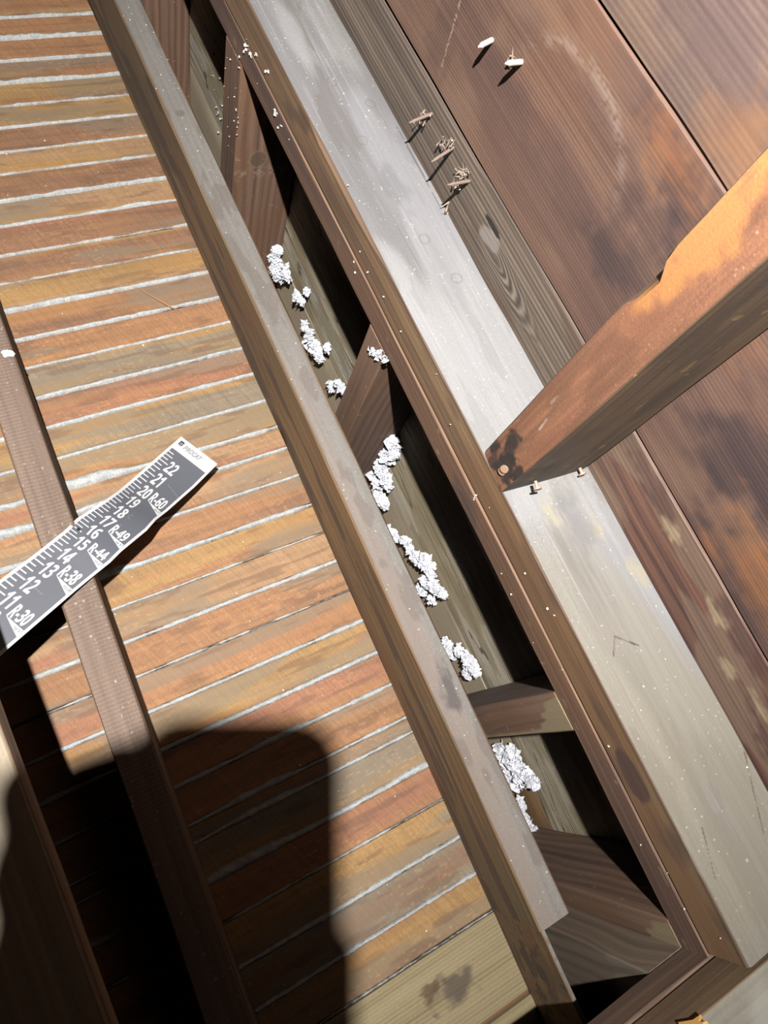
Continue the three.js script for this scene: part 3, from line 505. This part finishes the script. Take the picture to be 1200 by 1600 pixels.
  mesh('printed_face', G(face(0, 1)), new THREE.MeshStandardMaterial({ map: tex, roughness: .5, side: THREE.DoubleSide, color: new THREE.Color(.27, .27, .27) }), g);
  mesh('card_back', G([...face(1, 2), ...face(2, 3), ...face(3, 0), 0, 1, 2, 0, 2, 3, e0, e0 + 2, e0 + 1, e0, e0 + 3, e0 + 2]), new THREE.MeshStandardMaterial({ color: 0xdfe2e6, roughness: .7, side: THREE.DoubleSide }), g);
}

/* ------------------------------------------------ loose white insulation */
const fluff = new THREE.MeshStandardMaterial({ color: 0xa6aab2, roughness: 1, side: THREE.DoubleSide });
function blobGeo(R, r, cx, cy, cz, det = 2, flat = 1) {
  const g = new THREE.IcosahedronGeometry(r, det), p = g.attributes.position, sd = Math.floor(R() * 9999), fr = det > 4 ? 3.2 : 1.8;
  for (let i = 0; i < p.count; i++) {
    const x = p.getX(i) / r, y = p.getY(i) / r, z = p.getZ(i) / r;
    const n1 = fbm(x * fr + z * 1.7 + 9, y * fr - z * 1.1 + 4, 3, sd), n2 = Math.abs(N(x * fr * 4 + z * 5, y * fr * 4 + z * 3, sd + 7) - .5) * 2, n3 = N(x * 31 + z * 17, y * 31 - z * 23, sd + 9);
    const k = 0.45 + 0.85 * n1 + 0.30 * n2 + .16 * n3; p.setXYZ(i, cx + x * r * k * flat, cy + y * r * k, cz + z * r * k);
  }
  return g;
}
function flake(R, l) {                                  // a torn, curled scrap
  const g = new THREE.PlaneGeometry(l, l * (.35 + R() * .5), 3, 2), p = g.attributes.position;
  for (let i = 0; i < p.count; i++) p.setXYZ(i, p.getX(i) * (.6 + R() * .8), p.getY(i) * (.5 + R()), (R() - .5) * l * .7);
  g.rotateX(R() * 6.3); g.rotateY(R() * 6.3); return g;
}
function clump(list, label, seed, dens = 1, plane = XR - .012) {       // list of [px, py, radius in px]
  const R = rng(seed), gs = [];
  for (const [px, py, rp] of list) {
    const c = atX(px, py, plane), dist = c.distanceTo(EYE), rm = 1.12 * rp * dist / 1170, y = Math.max(LEDGE + rm * .5, c.y);
    for (let i = 0; i < 11; i++) { const a = R() * 6.283, q = Math.sqrt(R()) * rm * .85; gs.push(blobGeo(R, rm * (.16 + R() * R() * .36), c.x + (R() - .6) * rm * .4, Math.max(LEDGE + .003, y + Math.sin(a) * q), c.z + Math.cos(a) * q, 6, .8)); }
    const n = Math.round(dens * 80 * (rp / 10));
    for (let i = 0; i < n; i++) { const a = R() * 6.283, q = rm * (.1 + R() * 1.1), f = flake(R, .0035 + R() * R() * .015); f.translate(c.x - rm * (.30 + R() * .40) * Math.sqrt(Math.max(.05, 1 - Math.pow(q / rm / 1.12, 2))), Math.max(LEDGE + .002, y + Math.sin(a) * q), c.z + Math.cos(a) * q); gs.push(f); }
  }
  const m = mesh('insulation_clump', mergeGeometries(gs.map(g => { const q = g.index ? g.toNonIndexed() : g; q.deleteAttribute('uv'); q.deleteAttribute('normal'); q.computeVertexNormals(); return q; })), fluff);
  return tag(m, label, 'insulation', 'clumps of loose insulation in the wall cavity');
}
clump([[418, 378, 17], [430, 392, 17], [424, 405, 14], [437, 424, 15], [450, 428, 9], [415, 398, 12]], 'largest white insulation clump at the foot of the knotty stud', 801, 1);
clump([[466, 463, 6], [472, 469, 4], [480, 455, 3]], 'small white insulation tuft just past the largest clump', 803, 1.4);
clump([[479, 510, 8], [486, 526, 9], [494, 542, 10], [501, 556, 9], [512, 544, 5], [480, 535, 5]], 'long white insulation clump between the knotty stud and the stud with the wisp', 805, 1.1);
clump([[520, 604, 6], [531, 600, 6], [536, 608, 4]], 'sparse white insulation tuft touching the stud with the wisp', 807, 1.2);
clump([[616, 692, 13], [606, 712, 13], [598, 732, 16], [607, 748, 15], [592, 752, 11], [618, 706, 10], [580, 738, 7], [600, 782, 12], [592, 772, 9]], 'ragged tall white insulation clump right after the stud with the wisp', 809, 1);
clump([[610, 830, 6], [618, 838, 6], [634, 845, 7], [642, 858, 6]], 'thin trail of white insulation below the ragged tall clump', 811, 1);
clump([[652, 872, 10], [666, 878, 11], [674, 890, 11], [670, 908, 12], [682, 916, 12], [660, 918, 8], [694, 926, 8], [676, 935, 7]], 'branching white insulation clump in the middle of the cavity', 813, 1);
clump([[700, 1005, 7], [706, 1018, 9], [720, 1018, 9], [734, 1030, 11], [742, 1042, 12], [733, 1050, 8]], 'white insulation clump ahead of the stud with the bare patch', 815, 1.1);
clump([[790, 1178, 14], [805, 1185, 17], [815, 1205, 17], [832, 1216, 13], [800, 1204, 14], [788, 1192, 9], [838, 1222, 8], [808, 1226, 7]], 'broad white insulation clump behind the stud with the bare patch', 817, 1);
clump([[815, 1255, 8], [822, 1275, 9], [832, 1295, 9], [842, 1310, 10], [846, 1318, 8]], 'narrow strip of white insulation next to the corner stud', 819, 1.1);
{ const R = rng(77), gs = []; for (const [px, py] of [[583, 549], [588, 556], [592, 553], [600, 562]]) for (let i = 0; i < 9; i++) { const c = atX(px + (R() - .5) * 9, py + (R() - .5) * 9, XB - .002); const f = i < 2 ? blobGeo(R, .0014 + R() * .0012, 0, 0, 0) : flake(R, .003 + R() * .006).toNonIndexed(); f.translate(c.x, c.y, c.z); gs.push(f); } const m = mesh('insulation_clump', mergeGeometries(gs), fluff); tag(m, 'tiny wisp of white fluff caught on the face of a brown stud', 'insulation'); }
// specks and crumbs lying about
{
  const R = rng(91), spots = [];
  const add = (p, s) => spots.push([p, s]);
  for (let i = 0; i < 90; i++) { const x = lerp(AX0 + .002, AX1 - .002, R()), z = lerp(-1.3, .3, R()); add(V(x, JT + .001, z), .0004 + R() * .0004); }
  for (let i = 0; i < 120; i++) add(V(lerp(XB + .004, XR - .004, R()), YP + .0006, lerp(-1.1, .45, R())), .0003 + R() * .0004);
  for (let i = 0; i < 260; i++) add(V(lerp(-.4, AX0, R()), .0012, lerp(-1.25, .31, R())), .0003 + R() * .0006);
  for (let i = 0; i < 30; i++) add(V(XB - .0006, lerp(YB + .004, YP - .004, R()), lerp(-1.1, .33, R())), .0004 + R() * .0006);
  for (let i = 0; i < 24; i++) { const c = atX(330 + R() * 20, 60 + R() * 150, XR - .003); add(c, .0006 + R() * .001); }
  for (const [px, py] of [[385, 72], [382, 80], [392, 86], [397, 88], [428, 172], [431, 178], [437, 196], [418, 112], [742, 777], [797, 958], [570, 795]]) for (let i = 0; i < 3; i++) { const c = atX(px + (R() - .5) * 7, py + (R() - .5) * 7, XB - .001); if (c.y > YB && c.y < YP) add(c, .0007 + R() * .0009); }
  for (let i = 0; i < 20; i++) { const c = atX(lerp(350, 378, R()), lerp(80, 260, R()), XB - .001); add(c, .0005 + R() * .0007); }
  const im = new THREE.InstancedMesh(new THREE.IcosahedronGeometry(1, 0), new THREE.MeshStandardMaterial({ color: 0x96948d, roughness: 1 }), spots.length), M = new THREE.Matrix4(), Q = new THREE.Quaternion();
  spots.forEach(([p, s], i) => { Q.setFromEuler(new THREE.Euler(R() * 6, R() * 6, R() * 6)); M.compose(p, Q, V(s * (1 + R()), s * .8, s * (1 + R()))); im.setMatrixAt(i, M); });
  im.name = 'plaster_crumbs'; im.castShadow = im.receiveShadow = true; scene.add(im); tag(im, 'tiny pale crumbs and specks scattered on laths, joists and plate', 'crumbs', null, 'stuff');
}
// splinters and chips
function stick(p, q, r, col, label, name = 'wood_splinter') { const d = q.clone().sub(p), g = new THREE.CylinderGeometry(r * .4, r, d.length(), 5); g.translate(0, d.length() / 2, 0); const m = mesh(name, g, new THREE.MeshStandardMaterial({ color: col, roughness: .9 })); m.position.copy(p); m.quaternion.setFromUnitVectors(Y, d.normalize()); tag(m, label, 'splinter'); }
stick(atY(271, 482, .005), atY(216, 450, .002), .0016, 0x755738, 'thin wooden splinter lying across a lath and its plaster');
stick(atY(56, 626, .003), atY(22, 545, .02), .0015, 0x604223, 'thin brown stick leaning against the side of the narrow joist');
{ const s = new THREE.Shape(); s.moveTo(0, 0); s.lineTo(.012, .003); s.lineTo(.019, .001); s.lineTo(.016, .007); s.lineTo(.022, .009); s.lineTo(.012, .012); s.lineTo(.002, .008); s.closePath(); const g = new THREE.ExtrudeGeometry(s, { depth: .002, bevelEnabled: true, bevelSize: .0005, bevelThickness: .0005, bevelSegments: 1 }); const q = mesh('wood_chip', g, new THREE.MeshStandardMaterial({ color: 0x8e6933, roughness: .8 })); const c = atZ(1060, 1598, ZE - .0036); q.position.copy(c); q.rotation.set(.1, .15, .6); tag(q, 'jagged orange wood chip peeling off the side of the end wall plate', 'chip'); }
{ const R = rng(31), c = atY(8, 553, JT + .004), gs = []; for (let i = 0; i < 6; i++) gs.push(blobGeo(R, .002 + R() * .002, c.x + (R() - .4) * .014, c.y, c.z + (R() - .5) * .005)); tag(mesh('insulation_clump', mergeGeometries(gs), fluff), 'tiny white tuft on top of the narrow joist', 'insulation'); }

/* ------------------------------------------------ what stands behind the lens: phone, hand, headlamp */
const C2W = (x, y, z) => V(x, y, z).applyMatrix4(camM);     // x right, y up, z towards the photographer
{
  const g = new THREE.Group(); g.name = 'smartphone'; g.applyMatrix4(camM); scene.add(g); tag(g, 'black smartphone held up to take the photograph', 'phone');
  const w = .083, h = .164, r = .020, x0 = -.0545, y0 = -.140, s = new THREE.Shape();
  s.moveTo(x0 + r, y0); s.lineTo(x0 + w - r, y0); s.absarc(x0 + w - r, y0 + r, r, -Math.PI / 2, 0); s.lineTo(x0 + w, y0 + h - r); s.absarc(x0 + w - r, y0 + h - r, r, 0, Math.PI / 2); s.lineTo(x0 + r, y0 + h); s.absarc(x0 + r, y0 + h - r, r, Math.PI / 2, Math.PI); s.lineTo(x0, y0 + r); s.absarc(x0 + r, y0 + r, r, Math.PI, Math.PI * 1.5);
  const bg = new THREE.ExtrudeGeometry(s, { depth: .008, bevelEnabled: true, bevelSize: .001, bevelThickness: .001, bevelSegments: 2, curveSegments: 10 }); bg.translate(0, 0, .004);
  mesh('body', bg, new THREE.MeshStandardMaterial({ color: 0x18191c, roughness: .4 }), g);
  const sg = new THREE.ShapeGeometry(s, 10); sg.scale(.94, .96, 1); sg.translate(-.001, -.0028, .0134); mesh('screen', sg, new THREE.MeshStandardMaterial({ color: 0x0a0a0c, roughness: .15 }), g);
}
{ // right hand round the phone, dark sleeve
  const J = [];                                              // capsules: a, b, ra, rb in lens axes
  const cap = (a, b, ra, rb) => J.push([a, b, ra, rb]);
  const palm = [-.005, -.105, -.014];
  cap([.018, -.085, -.010], [.012, -.150, -.012], .016, .020); cap([.0, -.085, -.014], [.0, -.150, -.016], .015, .018); cap([-.022, -.082, -.013], [-.014, -.145, -.016], .014, .016);
  cap([.020, -.158, -.012], [.031, -.134, .000], .016, .012); cap([.031, -.134, .000], [.022, -.085, .014], .0105, .0085);       // thumb
  [[-.006, .014], [-.034, .018], [-.062, .016], [-.088, .010]].forEach(([y, d], i) => { const L = [.9, 1, .96, .8][i], y0 = -.086 - i * .016; cap([-.020, y0, -.013], [-.048 - d, y + .004, -.014], .0092, .0088); cap([-.048 - d, y + .004, -.014], [-.0725 - .006 * L, y, .0], .0092, .0092); cap([-.0725 - .006 * L, y, .0], [-.062, y - .003, .017], .008, .0068); });
  cap([-.0765, -.014, -.004], [-.0765, -.090, -.004], .0115, .012);
  const buildField = (caps, org, half, res, k, mat) => {
    const mc = new MarchingCubes(res, mat, false, false, 200000); mc.isolation = 0;
    const n = res; for (let z = 0; z < n; z++) for (let y = 0; y < n; y++) for (let x = 0; x < n; x++) {
      const px = org[0] + half * (2 * x / n - 1), py = org[1] + half * (2 * y / n - 1), pz = org[2] + half * (2 * z / n - 1); let e = 0;
      for (const [a, b, ra, rb] of caps) { const bx = b[0] - a[0], by = b[1] - a[1], bz = b[2] - a[2]; let t = ((px - a[0]) * bx + (py - a[1]) * by + (pz - a[2]) * bz) / (bx * bx + by * by + bz * bz); t = t < 0 ? 0 : t > 1 ? 1 : t; const d = Math.hypot(px - a[0] - bx * t, py - a[1] - by * t, pz - a[2] - bz * t) - (ra + (rb - ra) * t); e += Math.exp(-d * k); }
      mc.field[x + y * n + z * n * n] = Math.log(e) / k;
    }
    mc.update(); const c = mc.count, P = new Float32Array(c * 3), Nn = new Float32Array(c * 3);
    for (let i = 0; i < c * 3; i += 3) { for (let q = 0; q < 3; q++) { P[i + q] = org[q] + half * mc.positionArray[i + q]; Nn[i + q] = mc.normalArray[i + q]; } }
    const g = new THREE.BufferGeometry(); g.setAttribute('position', new THREE.BufferAttribute(P, 3)); g.setAttribute('normal', new THREE.BufferAttribute(Nn, 3)); return g;
  };
  const pg = new THREE.Group(); pg.name = 'person'; pg.applyMatrix4(camM); scene.add(pg); tag(pg, 'hand and dark sleeved forearm holding the smartphone', 'person');
  cap([.004, -.150, -.012], [.0, -.185, -.006], .021, .023);
  mesh('hand', buildField(J, [-.02, -.11, 0], .12, 80, 260, new THREE.MeshStandardMaterial()), new THREE.MeshStandardMaterial({ color: 0xb98a70, roughness: .6 }), pg);
  const sl = [[[.0, -.175, -.008], [-.03, -.30, .06], .034, .044], [[-.03, -.30, .06], [-.06, -.40, .14], .046, .052]];
  mesh('sleeve', buildField(sl, [-.03, -.29, .06], .2, 44, 160, new THREE.MeshStandardMaterial()), new THREE.MeshStandardMaterial({ color: 0x25282e, roughness: .95 }), pg);
}
{ // headlamp
  const g = grp('headlamp', LAMP); g.quaternion.setFromUnitVectors(Y, AIM.clone().sub(LAMP).normalize()); tag(g, 'small headlamp shining down past the phone', 'lamp');
  const hs = mesh('housing', new THREE.LatheGeometry([[0, -.045], [.020, -.044], [.024, -.036], [.024, -.010], [.026, -.006], [.026, -.002], [.022, -.003], [.020, -.008], [0, -.009]].map(p => new THREE.Vector2(...p)), 28), new THREE.MeshStandardMaterial({ color: 0x1c1c1e, roughness: .6 }), g);
  const ln = mesh('lamp_lens', new THREE.CylinderGeometry(.019, .019, .002, 24).translate(0, -.0065, 0), new THREE.MeshStandardMaterial({ color: 0xffffff, emissive: 0xfff8f0, emissiveIntensity: 2 }), g);
  mesh('strap', new THREE.TorusGeometry(.088, .006, 6, 48).rotateX(Math.PI / 2).rotateZ(Math.PI / 2).translate(0, -.135, 0), new THREE.MeshStandardMaterial({ color: 0x2a2a30, roughness: .95 }), g);
}

renderer.render(scene, camera);
